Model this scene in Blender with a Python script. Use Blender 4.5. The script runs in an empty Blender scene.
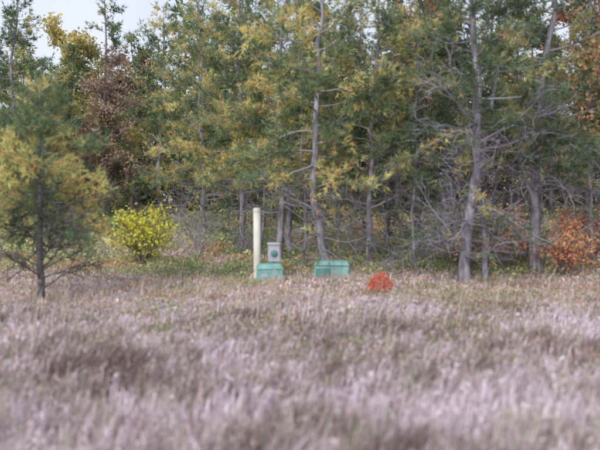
import bpy, math, random
import numpy as np
from mathutils import Vector, noise
S=bpy.context.scene
try:
    S.view_settings.view_transform='Standard'; S.view_settings.look='None'; S.view_settings.exposure=0
except Exception as e: print(e)

# ------------------------------------------------------------------ terrain height
def gh(x,y):
    x=np.asarray(x,float); y=np.asarray(y,float)
    z=0.05*np.sin(x*0.9+0.7*np.sin(y*0.6))+0.04*np.sin(y*1.1+x*0.35)+0.02*np.sin(x*2.3+y*1.7)
    z=z+0.024*np.clip(y-16,0,80)+0.02*np.sin(x*4.1)*np.sin(y*3.7)
    return z
def vnoise(x,y,s,seed=0.):
    return np.array([noise.noise(Vector((a*s+seed,b*s-seed,seed*0.37))) for a,b in zip(x,y)])

# ------------------------------------------------------------------ materials
def nm(name):
    m=bpy.data.materials.new(name); m.use_nodes=True; m.node_tree.nodes.clear(); return m,m.node_tree.nodes,m.node_tree.links
def leaf_mat(name,trans=0.35):
    m,N,L=nm(name)
    o=N.new('ShaderNodeOutputMaterial'); a=N.new('ShaderNodeAttribute'); a.attribute_name='Col'
    d=N.new('ShaderNodeBsdfDiffuse'); L.new(a.outputs['Color'],d.inputs['Color'])
    if trans<=0: L.new(d.outputs[0],o.inputs[0]); return m
    t=N.new('ShaderNodeBsdfTranslucent'); mx=N.new('ShaderNodeMixShader'); mx.inputs[0].default_value=trans
    L.new(a.outputs['Color'],t.inputs['Color'])
    L.new(d.outputs[0],mx.inputs[1]); L.new(t.outputs[0],mx.inputs[2]); L.new(mx.outputs[0],o.inputs[0]); return m
def noise_mat(name,cols,scale=5,detail=6,rough=0.9,bump=0.0,stretch=None,attr=False):
    m,N,L=nm(name)
    o=N.new('ShaderNodeOutputMaterial'); p=N.new('ShaderNodeBsdfPrincipled'); p.inputs['Roughness'].default_value=rough
    tc=N.new('ShaderNodeTexCoord'); n=N.new('ShaderNodeTexNoise'); n.inputs['Scale'].default_value=scale; n.inputs['Detail'].default_value=detail
    src=tc.outputs['Object']
    if stretch:
        mp=N.new('ShaderNodeMapping'); mp.inputs['Scale'].default_value=stretch; L.new(src,mp.inputs[0]); src=mp.outputs[0]
    L.new(src,n.inputs['Vector'])
    r=N.new('ShaderNodeValToRGB'); e=r.color_ramp.elements
    k=len(cols)
    for i,c in enumerate(cols):
        pos=0.32+0.36*i/(k-1)
        if i<2: e[i].position=pos; e[i].color=(*c,1)
        else:
            q=e.new(pos); q.color=(*c,1)
    L.new(n.outputs[0],r.inputs[0]); L.new(r.outputs[0],p.inputs['Base Color'])
    if bump:
        b=N.new('ShaderNodeBump'); b.inputs['Strength'].default_value=bump; b.inputs['Distance'].default_value=0.02
        L.new(n.outputs[0],b.inputs['Height']); L.new(b.outputs[0],p.inputs['Normal'])
    L.new(p.outputs[0],o.inputs[0]); return m
LEAF=leaf_mat('foliage',0.33)
GRASSM=leaf_mat('dry_grass_blades',0)
TWIG=leaf_mat('twig_bark',0)
FARL=leaf_mat('far_foliage',0)
BARK=noise_mat('pine_bark',[(0.13,0.115,0.13),(0.28,0.265,0.30),(0.45,0.43,0.48)],9,4,0.95,0.5,(1,1,0.35))
BARKD=noise_mat('dark_bark',[(0.07,0.065,0.07),(0.13,0.12,0.13),(0.22,0.20,0.22)],7,3,0.95,0,(1,1,0.35))

# ------------------------------------------------------------------ mesh builder
class MB:
    def __init__(s): s.v=[];s.f=[];s.c=[];s.m=[];s.n=0
    def add(s,v,f,c,m):
        v=np.asarray(v,np.float32).reshape(-1,3); f=np.asarray(f,np.int64)
        c=np.asarray(c,np.float32)
        if c.ndim==1: c=np.tile(c,(len(f),1))
        s.v.append(v); s.f.append(f+s.n); s.c.append(c); s.m.append(np.full(len(f),m)); s.n+=len(v)
    def mesh(s,name,mats):
        me=bpy.data.meshes.new(name)
        V=np.concatenate(s.v); me.vertices.add(len(V)); me.vertices.foreach_set('co',V.ravel())
        lt=np.concatenate([np.full(len(f),f.shape[1]) for f in s.f]); lv=np.concatenate([f.ravel() for f in s.f])
        ls=np.concatenate([[0],np.cumsum(lt)[:-1]])
        me.loops.add(len(lv)); me.loops.foreach_set('vertex_index',lv.astype(np.int32))
        me.polygons.add(len(lt)); me.polygons.foreach_set('loop_start',ls.astype(np.int32))
        me.polygons.foreach_set('material_index',np.concatenate(s.m).astype(np.int32))
        me.update(calc_edges=True)
        C=np.concatenate(s.c); C=np.concatenate([C,np.ones((len(C),1),np.float32)],1)
        C=np.repeat(C,lt,axis=0)
        a=me.color_attributes.new('Col','FLOAT_COLOR','CORNER'); a.data.foreach_set('color',C.ravel())
        for m in mats: me.materials.append(m)
        return me
    def obj(s,name,mats,loc=(0,0,0),parent=None):
        o=bpy.data.objects.new(name,s.mesh(name,mats)); S.collection.objects.link(o); o.location=loc
        if parent: o.parent=parent
        return o

def tube(mb,P,R,k=6,mat=0,col=(0.2,0.2,0.2)):
    P=np.asarray(P,float); R=np.asarray(R,float); n=len(P)
    T=np.gradient(P,axis=0); T/=np.linalg.norm(T,axis=1)[:,None]+1e-9
    ref=np.array([0.31,0.9,0.2]) if abs(T[0][2])>0.7 else np.array([0.05,0.03,1.])
    A=np.cross(T,ref); A/=np.linalg.norm(A,axis=1)[:,None]+1e-9; Bv=np.cross(T,A)
    th=np.arange(k)*2*math.pi/k
    V=P[:,None]+R[:,None,None]*(np.cos(th)[None,:,None]*A[:,None]+np.sin(th)[None,:,None]*Bv[:,None])
    i=np.arange(n-1)[:,None]*k; j=np.arange(k)[None]; j2=(j+1)%k
    F=np.stack([i+j,i+j2,i+k+j2,i+k+j],-1).reshape(-1,4)
    mb.add(V.reshape(-1,3),F,col,mat)

def basis(D,rng):
    D=D/(np.linalg.norm(D,axis=1)[:,None]+1e-9)
    r=rng.normal(size=D.shape); A=np.cross(D,r); A/=np.linalg.norm(A,axis=1)[:,None]+1e-9
    return A,np.cross(D,A),D
def tufts(mb,P,D,C,rng,nn=12,length=0.12,width=0.011,mat=1,spread=0.9):
    N=len(P); A,B_,D=basis(D,rng)
    A=np.repeat(A,nn,0);B_=np.repeat(B_,nn,0);D=np.repeat(D,nn,0);P=np.repeat(P,nn,0);C=np.repeat(C,nn,0)
    M=N*nn; th=rng.uniform(0,2*math.pi,M); ph=rng.uniform(0.15,1.35,M)*spread/0.9
    dr=D*np.cos(ph)[:,None]+(A*np.cos(th)[:,None]+B_*np.sin(th)[:,None])*np.sin(ph)[:,None]
    w=np.cross(dr,rng.normal(size=(M,3))); w/=np.linalg.norm(w,axis=1)[:,None]+1e-9
    l=length*rng.uniform(0.6,1.2,M)[:,None]; P=P-D*(rng.uniform(0,0.10,M)[:,None])
    V=np.stack([P-w*width*.5,P+w*width*.5,P+dr*l],1).reshape(-1,3)
    F=np.arange(M*3).reshape(-1,3)
    mb.add(V,F,np.clip(C*rng.uniform(0.7,1.35,(M,1)),0,0.95),mat)
def leaves(mb,P,C,rng,size=0.07,mat=1,asp=0.6,flat=0.0):
    N=len(P); D=rng.normal(size=(N,3)); A,B_,D=basis(D,rng)
    s=size*rng.uniform(0.6,1.35,(N,1))
    V=np.stack([P-D*s*.5,P+B_*s*asp*.5,P+D*s*.5,P-B_*s*asp*.5],1).reshape(-1,3)
    mb.add(V,np.arange(N*4).reshape(-1,4),np.clip(C*rng.uniform(0.7,1.3,(N,1)),0,0.95),mat)

def path(p0,d0,L,n,rng,wig=0.15,up=0.0):
    P=[np.array(p0,float)]; d=np.array(d0,float); d/=np.linalg.norm(d); st=L/n
    for i in range(n):
        d=d+rng.normal(size=3)*wig; d[2]+=up; d/=np.linalg.norm(d); P.append(P[-1]+d*st)
    return np.array(P)

GREEN=np.array([0.29,0.38,0.18]);BLUEG=np.array([0.18,0.28,0.18]);YEL=np.array([0.66,0.60,0.24]);ORA=np.array([0.72,0.45,0.21]);DK=np.array([0.08,0.12,0.085])

def pine(name,seed,H,cb,R,tr,loc,yel=0.35,lean=(0,0),nl=46,dens=1.0,dark=0.0,nn=7,tl=0.15,tw=0.023,bark=None,dead=12,sides=8,fork=False,twig=1.0,mesh_only=False,low=0.6,full=1.0,dlen=1.0,del_=(-0.25,0.45),tcol=(0.34,0.32,0.36),dleaf=0.12):
    rng=np.random.default_rng(seed); mb=MB()
    n=14; t=np.linspace(0,1,n+1)
    wx=np.cumsum(rng.normal(size=n+1))*0.006*H; wy=np.cumsum(rng.normal(size=n+1))*0.006*H
    TP=np.stack([wx-wx[0]+lean[0]*t*H,wy-wy[0]+lean[1]*t*H,t*H-0.15],1)
    TR=tr*(1-t)**0.85+0.012; TR[0]*=1.35
    tube(mb,TP,TR,sides)
    def at(z):
        u=np.clip((z+0.15)/H,0,1)*n; i=min(int(u),n-1); return TP[i]*(1-(u-i))+TP[i+1]*(u-i)
    if fork:
        p=at(cb*0.5); q=path(p,(0.35*rng.choice([-1,1]),0.1,1),H*0.55,8,rng,0.05,0.03); tube(mb,q,np.linspace(tr*.55,0.02,9),6)
    tp=[];td=[];tc=[]
    sx=rng.uniform(0,50)
    ga=rng.uniform(0,6)
    total=nl+dead
    tcol=np.array(tcol)
    for i in range(total):
        isdead=i<dead
        if isdead:
            z=rng.uniform(cb*low*0.35,cb*1.25); L=R*rng.uniform(0.25,0.75)*dlen; el=rng.uniform(*del_)
        else:
            u=((i-dead)+rng.uniform(0,1))/nl; z=cb+(H-cb)*(u**1.05)*0.985
            f=(1-u)**0.6*(0.8+0.2*min(1,u/0.25)); L=max(0.25,R*f*rng.uniform(0.6,1.15)); el=-0.14+0.75*u+rng.normal()*0.14
        ga+=2.399+rng.normal()*0.35
        p0=at(z); d=np.array([math.cos(ga)*math.cos(el),math.sin(ga)*math.cos(el),math.sin(el)])
        m=7; P=path(p0,d,L,m,rng,0.13 if not isdead else 0.24,0.03)
        r0=min(tr*0.42,0.008+0.009*L)
        tube(mb,P,np.linspace(r0,0.005,m+1),5 if sides>5 else 3,2,tcol*rng.uniform(.7,1.3))
        k=max(3,int(L*6.5*twig)) if not isdead else max(4,int(L*7*twig))
        for j in range(k):
            s=rng.uniform(0.2,1.0); q=s*m; a=min(int(q),m-1); b0=P[a]*(1-(q-a))+P[a+1]*(q-a); dd=P[a+1]-P[a]; dd/=np.linalg.norm(dd)
            side=np.cross(dd,(0,0,1)); side/=np.linalg.norm(side)+1e-9
            bd=dd*rng.uniform(0.5,1)+side*rng.choice([-1,1])*rng.uniform(0.3,1.0)+np.array([0,0,rng.normal()*0.35+0.0])
            bl=(0.24+0.34*L*(1-0.55*s))*rng.uniform(0.5,1.2)
            Q=path(b0,bd,bl,4,rng,0.16 if not isdead else .3,0.04)
            tube(mb,Q,np.linspace(0.009,0.003,5),3,2,tcol*rng.uniform(.6,1.3))
            if isdead:
                for _ in range(2):
                    Q2=path(Q[rng.integers(1,4)],bd+rng.normal(size=3)*.7,bl*.6,3,rng,0.3); tube(mb,Q2,np.linspace(0.007,0.003,4),3,2,tcol*rng.uniform(.6,1.4))
                if rng.random()>dleaf: continue
            cnt=max(3,int(bl/0.055*dens))
            for c in range(cnt):
                w=rng.uniform(0.1,1)*4; a2=min(int(w),3); pp=Q[a2]*(1-(w-a2))+Q[a2+1]*(w-a2); d2=Q[a2+1]-Q[a2]; d2/=np.linalg.norm(d2)+1e-9
                off=rng.normal(size=3)*0.08*full
                tp.append(pp+off); td.append(d2+off*5+np.array([0,0,.2])); tc.append(s)
    tp=np.array(tp);td=np.array(td);tc=np.array(tc)
    nz=np.array([noise.noise(Vector(p)*0.9+Vector((sx,0,0)))+0.5*noise.noise(Vector(p)*2.3+Vector((0,sx,0))) for p in tp])
    yv=nz*1.4+yel-0.30+(0.55-tc)*0.5+rng.normal(size=len(tp))*0.25
    g=rng.random((len(tp),1))*0.8; base=GREEN*(1-g)+BLUEG*g
    ky=np.clip(yv*1.5,0,1)[:,None]; o=(rng.random((len(tp),1))<0.33)*1.0
    col=base*(1-ky)+(YEL*(1-o)+ORA*o)*ky
    col=col*(1-dark)+DK*dark
    col*=np.clip(1+nz*0.7,0.5,1.5)[:,None]
    tufts(mb,tp,td,col,rng,nn,tl,tw)
    mats=[bark or BARK,LEAF,TWIG]
    if mesh_only: mats[1]=FARL; return mb.mesh(name,mats)
    x,y=loc; return mb.obj(name,mats,(x,y,float(gh(x,y))))

def decid(name,seed,H,R,tr,loc,cols,nleaf=9000,size=0.09,cb=0.25,bark=None,nl=22,mesh_only=False,stems=1,spread=0.8):
    rng=np.random.default_rng(seed); mb=MB(); pts=[]
    def grow(p,d,L,r,lev):
        m=6; P=path(p,d,L,m,rng,0.12,0.03); tube(mb,P,np.linspace(r,r*0.35,m+1),[7,5,3,3][lev],0 if lev==0 else 2,(.18,.16,.17))
        if lev>=2:
            for q in P[1:]: pts.append(q)
        if lev<3:
            kk=[nl,6,4][lev]
            for j in range(kk):
                s=(cb+(1-cb)*(j+rng.random())/kk) if lev==0 else rng.uniform(0.25,1)
                q=s*m; a=min(int(q),m-1); b=P[a]*(1-(q-a))+P[a+1]*(q-a)
                th=rng.uniform(0,6.283); dd=P[a+1]-P[a]; dd/=np.linalg.norm(dd)
                sd=np.array([math.cos(th),math.sin(th),rng.uniform(-.1,.5)])
                nd=dd*rng.uniform(0.2,0.8)+sd*spread
                if lev==0: nlg=R*rng.uniform(.55,1.1)*(1-0.55*s)
                else: nlg=L*rng.uniform(.3,.6)
                grow(b,nd,nlg,r*0.42*(1-0.5*s)+0.003,lev+1)
    for s in range(stems):
        if stems==1: grow((0,0,-0.1),(rng.normal()*.05,rng.normal()*.05,1),H,tr,0)
        else:
            th=s*6.283/stems+rng.random(); grow((rng.normal()*.08,rng.normal()*.08,-.05),(math.cos(th)*.45,math.sin(th)*.45,1),H*rng.uniform(.65,1),tr,0)
    pts=np.array(pts); idx=rng.integers(0,len(pts),nleaf)
    P=pts[idx]+rng.normal(size=(nleaf,3))*0.10*max(1,R/2)
    cols=np.array(cols); nz=np.array([noise.noise(Vector(p)*1.1+Vector((seed,0,0))) for p in P])
    ci=np.clip(((nz+0.5)*len(cols)+rng.normal(size=nleaf)*.7).astype(int),0,len(cols)-1)
    P[:,2]=np.maximum(P[:,2],0.03)
    leaves(mb,P,cols[ci],rng,size)
    mats=[bark or BARKD,LEAF,TWIG]
    if mesh_only: mats[1]=FARL; return mb.mesh(name,mats)
    x,y=loc; return mb.obj(name,mats,(x,y,float(gh(x,y))))

# ------------------------------------------------------------------ ground
def ground():
    u=np.linspace(-1,1,241); xs=np.sign(u)*(np.abs(u)**2.4)*300
    ys=np.concatenate([np.linspace(-60,0,20)[:-1],np.linspace(0,30,180)[:-1],30+(np.linspace(0,1,60)**2)*370])
    X,Y=np.meshgrid(xs,ys); Z=gh(X,Y); w,h=len(xs),len(ys)
    V=np.stack([X,Y,Z],-1).reshape(-1,3); i=(np.arange(h-1)[:,None]*w+np.arange(w-1)[None]).ravel()
    mb=MB(); mb.add(V,np.stack([i,i+1,i+w+1,i+w],-1),(0.3,0.25,0.2),0)
    m,N,L=nm('leaf_litter_ground')
    o=N.new('ShaderNodeOutputMaterial'); p=N.new('ShaderNodeBsdfDiffuse')
    tc=N.new('ShaderNodeTexCoord')
    def noi(s,d): 
        n=N.new('ShaderNodeTexNoise'); n.inputs['Scale'].default_value=s; n.inputs['Detail'].default_value=d; L.new(tc.outputs['Object'],n.inputs['Vector']); return n
    def ramp(src,st):
        r=N.new('ShaderNodeValToRGB'); e=r.color_ramp.elements
        for k,(ps,c) in enumerate(st):
            if k<2: e[k].position=ps; e[k].color=(*c,1)
            else: e.new(ps).color=(*c,1)
        L.new(src,r.inputs[0]); return r
    a=noi(14,4); r1=ramp(a.outputs[0],[(0.3,(0.28,0.21,0.20)),(0.48,(0.47,0.37,0.37)),(0.68,(0.63,0.53,0.54))])
    b=noi(0.6,4); r2=ramp(b.outputs[0],[(0.46,(0,0,0)),(0.62,(1,1,1))])
    c=noi(20,3); r3=ramp(c.outputs[0],[(0.35,(0.20,0.23,0.12)),(0.62,(0.44,0.46,0.25))])
    sp=N.new('ShaderNodeSeparateXYZ'); L.new(tc.outputs['Object'],sp.inputs[0])
    mr=N.new('ShaderNodeMapRange'); mr.inputs[1].default_value=16; mr.inputs[2].default_value=24; mr.inputs[3].default_value=0.4; mr.inputs[4].default_value=1.8; L.new(sp.outputs[1],mr.inputs[0])
    mx=N.new('ShaderNodeMix'); mx.data_type='RGBA'; ml=N.new('ShaderNodeMath'); ml.operation='MULTIPLY'; ml.use_clamp=True
    L.new(r2.outputs[0],ml.inputs[0]); L.new(mr.outputs[0],ml.inputs[1]); L.new(ml.outputs[0],mx.inputs[0]); L.new(r1.outputs[0],mx.inputs[6]); L.new(r3.outputs[0],mx.inputs[7])
    L.new(mx.outputs[2],p.inputs['Color'])
    L.new(p.outputs[0],o.inputs[0])
    ob=mb.obj('ground',[m])
    for pl in ob.data.polygons: pl.use_smooth=True
ground()

# ------------------------------------------------------------------ grass
def grass(name,N,y0,y1,hmin,hmax,cols,seed,wid=0.007,thr=-0.25,heads=0.3,nscale=0.8,droop=0.35,taper=0.0,sidew=2.5,cj=1.1,cc=1.3):
    rng=np.random.default_rng(seed)
    u=rng.random(N); y=np.sqrt(y0*y0+(y1*y1-y0*y0)*u)
    x=rng.uniform(-1,1,N)*(0.62*y+sidew)
    nz=0.45*vnoise(x,y,nscale,seed)+0.45*vnoise(x*0.6,y,nscale*3.1,seed+3)+0.5*vnoise(x,y,nscale*8,seed+5)
    far=np.clip((y-y0)/(y1-y0),0,1)
    k=nz+rng.normal(size=N)*0.22>thr+taper*far**2; x=x[k];y=y[k];nz=nz[k];far=far[k];n=len(x)
    z=gh(x,y)-0.02
    h=rng.uniform(hmin,hmax,n)*np.clip(0.85+nz*0.9,0.4,1.5)*(1-0.55*far*(taper>0))
    th=rng.uniform(0,6.283,n); lean=np.abs(rng.normal(size=n))*droop
    dx=np.cos(th)*lean*h+0.2*h; dy=np.sin(th)*lean*h
    fa=rng.uniform(-0.9,0.9,n); wx=np.cos(fa);wy=np.sin(fa)
    w=wid*rng.uniform(0.6,1.5,n)*(0.7+y/14)
    P0=np.stack([x,y,z],1);P1=np.stack([x+dx*.3,y+dy*.3,z+h*.6],1);P2=np.stack([x+dx,y+dy,z+h*np.clip(1-lean*.35,.4,1)],1)
    W=np.stack([wx*w,wy*w,0*w],1)
    V=np.stack([P0-W*.5,P0+W*.5,P1+W*.45,P1-W*.45,P2],1).reshape(-1,3)
    i=np.arange(n)*5
    cols=np.array(cols); nc=0.6*vnoise(x*.7,y,nscale*.8,seed+9)+0.6*vnoise(x*.6,y,nscale*3.3,seed+19)+0.7*vnoise(x,y,nscale*9,seed+29)
    ci=np.clip(((nc*cc+0.5)*len(cols)+rng.normal(size=n)*cj).astype(int),0,len(cols)-1); c=np.clip(cols[ci]*rng.uniform(.65,1.3,(n,1)),0,.92)
    mb=MB(); mb.add(V,np.stack([i,i+1,i+2,i+3],-1),c,0)
    mb.f.append(np.stack([i+3,i+2,i+4],-1)); mb.c.append(c.astype(np.float32)); mb.m.append(np.zeros(n))
    hs=np.where(rng.random(n)<heads)[0]
    if len(hs):
        q=np.repeat(hs,4); M=len(q); t=rng.uniform(0.55,1.02,M)[:,None]
        P=P1[q]*(1-t)+P2[q]*t+rng.normal(size=(M,3))*0.012
        leaves(mb,P,np.clip(c[q]*1.15,0,.92),rng,0.036,0,0.45)
    return mb.obj(name,[GRASSM])
PINK=[(0.25,0.18,0.17),(0.34,0.32,0.24),(0.50,0.39,0.40),(0.64,0.52,0.57),(0.40,0.39,0.30),(0.58,0.46,0.45),(0.38,0.28,0.28),(0.74,0.63,0.69)]
grass('dry_meadow_grass',120000,2.2,11.5,0.12,0.42,PINK,1,0.010,thr=-0.35,taper=0.5,heads=.2,nscale=1.0,cj=1.0,cc=1.25)
TAN=[(0.34,0.24,0.20),(0.54,0.42,0.39),(0.68,0.56,0.55),(0.38,0.40,0.22),(0.69,0.58,0.58),(0.60,0.41,0.30)]
grass('short_dry_grass',55000,8.5,20,0.05,0.19,TAN,5,0.011,thr=-0.1,heads=0.1,droop=0.6,cj=.8)
grass('tall_grass_stems',1300,7,13,0.4,0.7,[(0.5,0.42,0.32),(0.66,0.56,0.45),(0.4,0.31,0.24)],21,0.007,thr=0.1,heads=0.6,droop=0.15)

# low undergrowth
def undergrowth(name,N,y0,y1,seed,cols,size,hm,thr,per=60,grow=0.0):
    rng=np.random.default_rng(seed)
    nc=N//per; cx_y=np.sqrt(y0*y0+(y1*y1-y0*y0)*rng.random(nc*4)); cx=rng.uniform(-1,1,nc*4)*(0.64*cx_y+3)
    nz=vnoise(cx,cx_y,0.28,seed); k=nz+rng.normal(size=len(cx))*.1>thr; cx=cx[k][:nc];cy=cx_y[k][:nc]
    n=len(cx); sc=1+grow*(cy-y0)/(y1-y0); r=rng.uniform(0.25,0.6,n)*sc; h=rng.uniform(0.4,1,n)*hm*np.sqrt(sc)
    q=np.repeat(np.arange(n),per); M=len(q); a=rng.uniform(0,6.283,M); rr=np.sqrt(rng.random(M)); zz=rng.random(M)**.6
    x=cx[q]+np.cos(a)*rr*r[q];y=cy[q]+np.sin(a)*rr*r[q];z=gh(x,y)+zz*h[q]*np.sqrt(np.clip(1.05-rr*rr,0,1))+.02
    cols=np.array(cols); nc2=vnoise(cx,cy,0.5,seed+4); ci=np.clip(((nc2+.5)*len(cols)+rng.normal(size=n)*.9).astype(int),0,len(cols)-1)
    c=cols[ci][q]; mb=MB()
    D=rng.normal(size=(M,3)); A,B_,D=basis(D,rng); s=(size*rng.uniform(.6,1.35,M)*sc[q])[:,None]; P=np.stack([x,y,z],1)
    V=np.stack([P-D*s*.5,P+B_*s*.35,P+D*s*.5,P-B_*s*.35],1).reshape(-1,3)
    mb.add(V,np.arange(M*4).reshape(-1,4),np.clip(c*rng.uniform(.65,1.35,(M,1)),0,.9),0)
    for i in range(0,n,2):
        p=(cx[i]+rng.normal()*.1,cy[i]+rng.normal()*.1,float(gh(cx[i],cy[i]))-.02); Q=path(p,(rng.normal()*.5,rng.normal()*.5,1),h[i]*1.3,3,rng,.2); tube(mb,Q,np.linspace(.008,.003,4),3,1,(.3,.27,.29))
    return mb.obj(name,[LEAF,TWIG])
GR=[(0.30,0.36,0.18),(0.42,0.48,0.24),(0.54,0.57,0.29),(0.68,0.64,0.33),(0.44,0.50,0.28),(0.68,0.48,0.29)]
undergrowth('huckleberry_undergrowth',110000,17,46,3,GR,0.095,0.42,-0.4,50,1.3)
undergrowth('low_green_shrubs',30000,15.8,20,8,GR,0.065,0.34,-0.1)
LIT=[(0.5,0.34,0.24),(0.36,0.40,0.20),(0.32,0.36,0.18),(0.62,0.48,0.38)]
undergrowth('small_meadow_weeds',20000,7,16,13,LIT,0.045,0.17,0.0)
rng=np.random.default_rng(77); n=30000; y=np.sqrt(81+(26**2-81)*rng.random(n)); x=rng.uniform(-1,1,n)*(0.62*y+3)
c=np.array([(0.62,0.43,0.33),(0.72,0.60,0.57),(0.58,0.35,0.24),(0.76,0.67,0.68),(0.40,0.30,0.26)])[rng.integers(0,5,n)]
mb=MB(); leaves(mb,np.stack([x,y,gh(x,y)+rng.uniform(.01,.05,n)],1),c,rng,0.065,0,0.7); mb.obj('fallen_leaves',[GRASSM])

# ------------------------------------------------------------------ near pines
pine('pine_tree',11,9.8,2.3,3.6,0.115,(-2.1,22.2),yel=0.56,nl=58,lean=(-0.01,0))
pine('pine_tree',12,8.8,2.2,2.7,0.10,(-0.66,18.9),yel=0.52,nl=44)
pine('pine_tree',13,10.5,2.6,2.8,0.11,(-0.2,20.6),yel=0.40,nl=46)
pine('pine_tree',14,9.2,2.5,2.7,0.095,(0.64,16.2),yel=0.42,nl=42)
pine('pine_tree',15,8.6,2.6,2.5,0.07,(1.85,16.9),yel=0.32,nl=36,lean=(0.015,0),dead=20)
pine('pine_tree',16,9.8,3.1,2.9,0.125,(3.9,15.3),yel=0.18,nl=36,dead=40,fork=True,dark=0.35,dlen=1.15)
pine('pine_tree',17,8.8,3.2,2.2,0.055,(4.5,15.6),yel=0.2,nl=28,dead=20,dark=0.35,dlen=1.15)
pine('pine_tree',18,10.5,3.1,3.0,0.12,(6.05,16.4),yel=0.1,nl=40,dead=34,dark=0.5)
pine('pine_tree',19,9.5,2.9,2.8,0.09,(3.5,19.6),yel=0.22,nl=42,dead=26,dark=0.4)
pine('pine_tree',20,10.5,2.9,3.0,0.11,(9.0,20.5),yel=0.1,nl=42,dead=20,dark=0.55)
pine('pine_tree',21,9.8,2.1,3.1,0.10,(-3.9,25.5),yel=0.58,nl=52)
pine('pine_tree',25,9.9,2.0,3.0,0.11,(-6.1,28.5),yel=0.40,nl=50,nn=6,tl=.18,tw=.03,dark=.1)
for sd,(x,y,h,r,dk) in enumerate([(1.15,18.6,7.0,.045,.1),(2.55,18.2,6.5,.04,.2),(3.0,16.6,5.6,.035,.1),(5.35,17.9,7.5,.05,.3),(6.9,18.9,7.5,.05,.3),(-1.35,20.9,7.2,.045,0),(0.1,17.4,6.0,.03,0),(4.9,20.5,8.0,.055,.3),(7.6,16.6,5.0,.035,.2),(2.2,21.5,8,.05,.2),(6.3,22,8,.05,.4)]):
    pine('slender_pine_tree',200+sd,h,h*.48,1.4,r,(x,y),yel=.3,nl=16,dead=20,dark=dk,low=.5,dlen=.9)
pine('young_pine_tree',31,4.05,1.45,1.45,0.06,(-4.95,12.2),yel=0.42,nl=44,dens=1.2,dead=26,tl=0.13,tw=0.018,bark=BARKD,twig=1.5,low=0.42,dlen=1.5,del_=(0.1,0.85),tcol=(.15,.14,.145),dleaf=.03)
pine('pine_tree',22,10.8,3.0,2.8,0.13,(-12.6,29),yel=0.1,nl=48,dark=0.4,nn=6,tl=.2,tw=.032)
pine('pine_tree',23,13.6,5.5,1.9,0.11,(-10.0,34),yel=0.2,nl=34,dark=0.35,nn=6,tl=.2,tw=.034)
pine('pine_tree',24,6.6,1.2,2.5,0.10,(-9.9,25),yel=0.35,nl=44,dark=0.1,nn=7,tl=.18,tw=.028)

# ------------------------------------------------------------------ deciduous
decid('yellow_birch_tree',41,9.4,3.0,0.10,(-11.4,32),[(0.46,0.43,0.20),(0.64,0.57,0.25),(0.70,0.58,0.24)],9000,0.18)
decid('red_oak_tree',42,6.6,2.4,0.09,(-8.4,27),[(0.36,0.25,0.21),(0.47,0.32,0.25),(0.46,0.37,0.25)],6000,0.13)
OAK=[(0.46,0.23,0.15),(0.68,0.36,0.20),(0.36,0.36,0.18),(0.76,0.48,0.26)]
decid('red_oak_tree',43,8.4,2.3,0.08,(7.75,16.0),OAK,7000,0.11,cb=.2)
decid('red_oak_tree',44,9.8,2.4,0.09,(3.0,22.5),OAK,6000,0.13,cb=.4)
decid('red_oak_tree',48,9.0,2.4,0.09,(10.6,20.5),OAK,8000,0.13,cb=.15)
decid('yellow_leaf_bush',45,1.6,0.95,0.014,(-4.2,17.2),[(0.80,0.74,0.12),(0.94,0.85,0.12),(0.95,0.88,0.18),(0.62,0.62,0.16)],2300,0.085,stems=9,nl=7,cb=.15,spread=1.1)
RS=[(0.70,0.28,0.18),(0.84,0.40,0.23),(0.78,0.52,0.28)]
decid('red_leaf_shrub',46,1.3,0.8,0.012,(6.45,15.6),RS,1500,0.08,stems=6,nl=6,cb=.15)
decid('red_leaf_shrub',47,1.8,0.7,0.012,(5.4,16.4),RS,700,0.085,stems=4,nl=6,cb=.2)
decid('red_leaf_shrub',49,1.9,0.9,0.014,(7.9,17.6),RS,1300,0.09,stems=5,nl=6,cb=.15)
decid('red_leaf_shrub',50,0.8,0.6,0.010,(4.3,16.9),RS,600,0.07,stems=4,nl=5,cb=.15)
decid('red_leaf_shrub',51,1.4,0.8,0.012,(7.0,20.5),RS,1000,0.09,stems=5,nl=5,cb=.15)
rng=np.random.default_rng(5); mb=MB()
for i in range(26):
    th=rng.uniform(0,6.283); Q=path((rng.normal()*.03,rng.normal()*.03,-.02),(math.cos(th)*.8,math.sin(th)*.8,1),.28,4,rng,.15,.05); tube(mb,Q,np.linspace(.006,.002,5),3,0)
n=2400; d=rng.normal(size=(n,3)); d/=np.linalg.norm(d,axis=1)[:,None]; d[:,2]=np.abs(d[:,2]); r=(0.6+0.4*rng.random(n)**.6)[:,None]*(1+0.06*np.sin(d[:,:1]*7+d[:,1:2]*5))
P=d*r*np.array([.25,.23,.33])+np.array([0,0,.03]); cc=np.array([(0.84,0.30,0.20),(0.90,0.42,0.30),(0.74,0.22,0.16)])[rng.integers(0,3,n)]
leaves(mb,P,cc,rng,.035); mb.obj('scarlet_bush',[BARKD,LEAF],(1.58,12.6,float(gh(1.58,12.6))+.03))
def bare(seed,loc,h,k=12):
    rng=np.random.default_rng(seed); mb=MB()
    for i in range(k):
        th=rng.uniform(0,6.283); Q=path((rng.normal()*.1,rng.normal()*.1,-.05),(math.cos(th)*.7,math.sin(th)*.7,1),h*rng.uniform(.6,1.1),7,rng,.16); tube(mb,Q,np.linspace(.014,.004,8),4,0,(.38,.35,.38))
        for j in range(7):
            a=rng.integers(2,7); q=path(Q[a],Q[a]-Q[a-1]+rng.normal(size=3)*.12,h*.35,4,rng,.2); tube(mb,q,np.linspace(.007,.003,5),3,0,(.40,.37,.40))
    mb.obj('bare_twig_shrub',[TWIG],(loc[0],loc[1],float(gh(*loc))))
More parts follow.
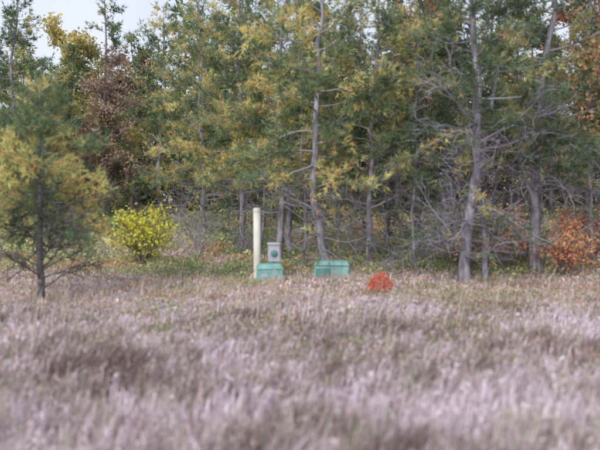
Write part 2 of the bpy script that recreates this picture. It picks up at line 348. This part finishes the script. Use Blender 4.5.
for i,(x,y,h) in enumerate([(-2.9,19.5,1.6),(-1.9,21,1.4),(5.1,16.8,1.6),(3.1,17.6,1.4),(7.4,18,1.6),(4.2,17.4,1.8),(2.4,19,1.5),(-3.5,20.5,1.6),(5.9,17.6,1.8),(0.9,19.4,1.3),(8.4,16.6,1.3)]): bare(i+1,(x,y),h)

# ------------------------------------------------------------------ distant forest
kw=dict(nn=5,tl=.34,tw=.085,sides=5,mesh_only=True,twig=.6,bark=BARKD,full=1.6,tcol=(.22,.2,.22),dead=6)
vp=[pine('forest_pine_mesh_a',101,12.5,2.8,3.1,0.14,None,yel=0.2,nl=40,dens=.5,dark=.3,**kw),
    pine('forest_pine_mesh_b',102,11.5,2.2,3.1,0.13,None,yel=0.3,nl=40,dens=.5,dark=.2,**kw),
    pine('forest_pine_mesh_c',103,10,1.0,3.0,0.12,None,yel=0.35,nl=40,dens=.5,dark=.1,**kw)]
vd=[decid('forest_oak_mesh',111,10.5,3.4,0.12,None,[(0.32,0.25,0.20),(0.44,0.31,0.24),(0.28,0.29,0.18)],5000,0.31,cb=.15,mesh_only=True,nl=16),
    decid('forest_maple_mesh',112,10,3.4,0.11,None,[(0.42,0.40,0.22),(0.54,0.45,0.24),(0.30,0.33,0.19)],5000,0.31,cb=.1,mesh_only=True,nl=16)]
br=decid('forest_brush_mesh',113,3.2,1.9,0.03,None,[(0.24,0.24,0.19),(0.32,0.32,0.22),(0.36,0.29,0.25)],2000,0.29,cb=.05,mesh_only=True,stems=4,nl=5)
E=bpy.data.objects.new('distant_forest',None); S.collection.objects.link(E)
rng=np.random.default_rng(9)
def inst(me,x,y,s):
    o=bpy.data.objects.new('forest_member',me); S.collection.objects.link(o); o.parent=E
    o.location=(x,y,float(gh(x,y))); o.scale=(s*rng.uniform(.9,1.1),s*rng.uniform(.9,1.1),s); o.rotation_euler=(0,0,rng.uniform(0,6.28))
for row,(yy,stp) in enumerate([(33,4.2),(40,3.8),(48,3.6),(57,3.8)]):
    x=-yy*0.58-5
    while x<yy*0.58+5:
        xx=x+rng.normal()*.9; y2=yy+rng.normal()*1.8
        s=rng.uniform(.85,1.08)*(1.0+0.007*(yy-33))
        if row==0 and xx/y2<-0.12: s*=.82
        me=vp[rng.integers(0,3)] if rng.random()<.68 else vd[rng.integers(0,2)]
        inst(me,xx,y2,s); x+=stp*rng.uniform(.7,1.3)
for yy,st,sc in ((42,3.6,.55),(48,3.0,.85),(54,2.6,1.1),(66,3.0,1.6)):
    x=-yy*.58-5
    while x<yy*.58+5:
        inst(br,x+rng.normal()*.5,yy+rng.normal()*1.5,rng.uniform(.75,1.2)*sc); x+=st
# ------------------------------------------------------------------ man-made
import bmesh
def empty(name,x,y,rz=0):
    e=bpy.data.objects.new(name,None); S.collection.objects.link(e); e.location=(x,y,float(gh(x,y))); e.rotation_euler=(0,0,rz); return e
def prism(name,parent,prof_b,prof_t,z0,z1,mat,bev=0.01,loc=(0,0,0)):
    bm=bmesh.new(); w,d=prof_b; w2,d2,oy=prof_t
    vs=[bm.verts.new((sx*w/2,sy*d/2,z0)) for sx,sy in((-1,-1),(1,-1),(1,1),(-1,1))]+[bm.verts.new((sx*w2/2,sy*d2/2+oy,z1)) for sx,sy in((-1,-1),(1,-1),(1,1),(-1,1))]
    for f in((3,2,1,0),(4,5,6,7),(0,1,5,4),(1,2,6,5),(2,3,7,6),(3,0,4,7)): bm.faces.new([vs[i] for i in f])
    bmesh.ops.bevel(bm,geom=list(bm.edges),offset=bev,segments=3,affect='EDGES',profile=.6)
    me=bpy.data.meshes.new(name); bm.to_mesh(me); bm.free(); me.materials.append(mat)
    o=bpy.data.objects.new(name,me); S.collection.objects.link(o); o.parent=parent; o.location=loc; return o
def cyl(name,parent,r,z0,z1,mat,loc=(0,0,0),r2=None,dome=0):
    mb=MB(); r2=r2 or r; P=[(0,0,z0),(0,0,(z0+z1)/2),(0,0,z1)]; R=[r,(r+r2)/2,r2]
    for k in range(1,6):
        a=k/5*math.pi/2; P.append((0,0,z1+dome*math.sin(a)+0.0005*k)); R.append(max(r2*math.cos(a),0.0005))
    tube(mb,P,R,20); me=mb.mesh(name,[mat])
    for p in me.polygons:p.use_smooth=True
    o=bpy.data.objects.new(name,me); S.collection.objects.link(o); o.parent=parent; o.location=loc; return o
CREAM=noise_mat('off_white_plastic',[(0.66,0.63,0.52),(0.78,0.75,0.65),(0.84,0.82,0.74)],5,6,.6,0,(1,1,.5))
TEAL=noise_mat('green_enclosure_paint',[(0.15,0.36,0.32),(0.22,0.45,0.41),(0.32,0.53,0.49)],5,6,.6)
TEALD=noise_mat('green_enclosure_darker_tone',[(0.08,0.22,0.20),(0.12,0.28,0.25),(0.16,0.34,0.31)],4,6,.5)  # darker tone of the enclosure green, used on side door and meter dial
GREY=noise_mat('weathered_grey_metal',[(0.34,0.34,0.38),(0.48,0.48,0.53),(0.60,0.60,0.65)],5,6,.5)
DARK=noise_mat('dark_seam',[(0.03,0.04,0.04),(0.05,0.06,0.05),(0.07,0.08,0.07)],5,3,.6)
e=empty('cable_marker_post',-1.04,15.5)
cyl('post_shaft',e,0.082,-.2,1.68,CREAM,r2=.088); cyl('post_cap',e,0.094,1.66,1.74,CREAM,r2=.093,dome=.02); cyl('ground_collar',e,.10,-.1,.08,GREY)
e=empty('utility_pedestal',-0.72,15.15,0.15)
prism('base_box',e,(.60,.42),(.58,.40,0),-.05,.31,TEAL,.015); prism('lid_seam',e,(.56,.38),(.56,.38,0),.305,.325,DARK,.003)
prism('sloped_lid',e,(.62,.44),(.50,.30,.03),.322,.43,TEAL,.02); prism('door_latch',e,(.05,.03),(.05,.03,0),.16,.24,GREY,.005,(.12,-.222,0)); prism('nameplate',e,(.14,.008),(.14,.008,0),.14,.22,GREY,.002,(-.14,-.212,0))
e=empty('electric_meter_box',-0.64,15.65,0.1)
prism('support_post',e,(.09,.09),(.09,.09,0),-.2,.5,GREY,.01,(0,.1,0)); prism('meter_cabinet',e,(.29,.18),(.29,.18,0),.44,.86,GREY,.018); prism('rain_hood',e,(.33,.24),(.29,.18,.02),.863,.91,GREY,.008)
o=cyl('meter_dial',e,.075,0,.05,TEALD,(0,-.09,.66),dome=.03); o.rotation_euler=(math.radians(90),0,0)
cyl('conduit',e,.025,-.2,.45,GREY,(.1,-.03,0))
e=empty('transformer_box',0.77,15.3,-0.12)
prism('cabinet',e,(.84,.50),(.82,.48,0),-.05,.31,TEAL,.03); prism('lid_seam',e,(.80,.46),(.80,.46,0),.305,.322,DARK,.003); prism('rounded_lid',e,(.87,.53),(.74,.40,.02),.32,.42,TEAL,.035)
prism('side_door',e,(.34,.015),(.34,.015,0),.05,.26,TEALD,.004,(-.2,-.252,0)); prism('latch',e,(.04,.03),(.04,.03,0),.13,.2,GREY,.005,(.02,-.262,0))
rng=np.random.default_rng(55); mb=MB(); n=420
wx=rng.uniform(-1.15,1.35,n); wy=14.78+rng.normal(size=n)*.08; hh=rng.uniform(.05,.2,n); k=(wx<-.35)|(wx>.3); wx=wx[k];wy=wy[k];hh=hh[k];n=len(wx); wz=gh(wx,wy)
V=np.stack([np.stack([wx-.008,wy,wz],1),np.stack([wx+.008,wy,wz],1),np.stack([wx+rng.normal(size=n)*.06,wy+rng.normal(size=n)*.04,wz+hh],1)],1).reshape(-1,3)
mb.add(V,np.arange(n*3).reshape(-1,3),np.array(TAN)[rng.integers(0,6,n)],0); mb.obj('weeds_around_boxes',[GRASSM])

# ------------------------------------------------------------------ light
az,el=math.radians(205),math.radians(36)
sv=Vector((math.sin(az)*math.cos(el),math.cos(az)*math.cos(el),math.sin(el)))
sl=bpy.data.lights.new('sun','SUN'); sl.energy=2.0; sl.angle=math.radians(18); sl.color=(1,.98,.96)
so=bpy.data.objects.new('sun',sl); S.collection.objects.link(so); so.rotation_euler=(-sv).to_track_quat('-Z','Y').to_euler(); so.location=(0,0,30)
W=bpy.data.worlds.new('World'); S.world=W; W.use_nodes=True; N=W.node_tree.nodes; L=W.node_tree.links; bg=N['Background']; bg.inputs[1].default_value=.15
sk=N.new('ShaderNodeTexSky'); sk.sky_type='NISHITA'; sk.sun_disc=False; sk.sun_elevation=el; sk.sun_rotation=az; sk.dust_density=3
tc=N.new('ShaderNodeTexCoord'); n=N.new('ShaderNodeTexNoise'); n.inputs['Scale'].default_value=3; n.inputs['Detail'].default_value=3; L.new(tc.outputs['Generated'],n.inputs['Vector'])
mr=N.new('ShaderNodeMapRange'); mr.inputs[1].default_value=.3; mr.inputs[2].default_value=.7; mr.inputs[3].default_value=.75; mr.inputs[4].default_value=1.0; L.new(n.outputs[0],mr.inputs[0])
mx=N.new('ShaderNodeMix'); mx.data_type='RGBA'; mx.inputs[7].default_value=(5.7,6.1,7.1,1); L.new(mr.outputs[0],mx.inputs[0]); L.new(sk.outputs[0],mx.inputs[6]); L.new(mx.outputs[2],bg.inputs[0])
# ------------------------------------------------------------------ camera
cd=bpy.data.cameras.new('camera'); co=bpy.data.objects.new('camera',cd); S.collection.objects.link(co); S.camera=co
co.location=(0,0,2.0); co.rotation_euler=(math.radians(90-2.7),0,0); cd.lens=38.6; cd.sensor_width=36; cd.clip_end=1500
cd.dof.use_dof=True; cd.dof.focus_distance=55; cd.dof.aperture_fstop=0.0386/0.055
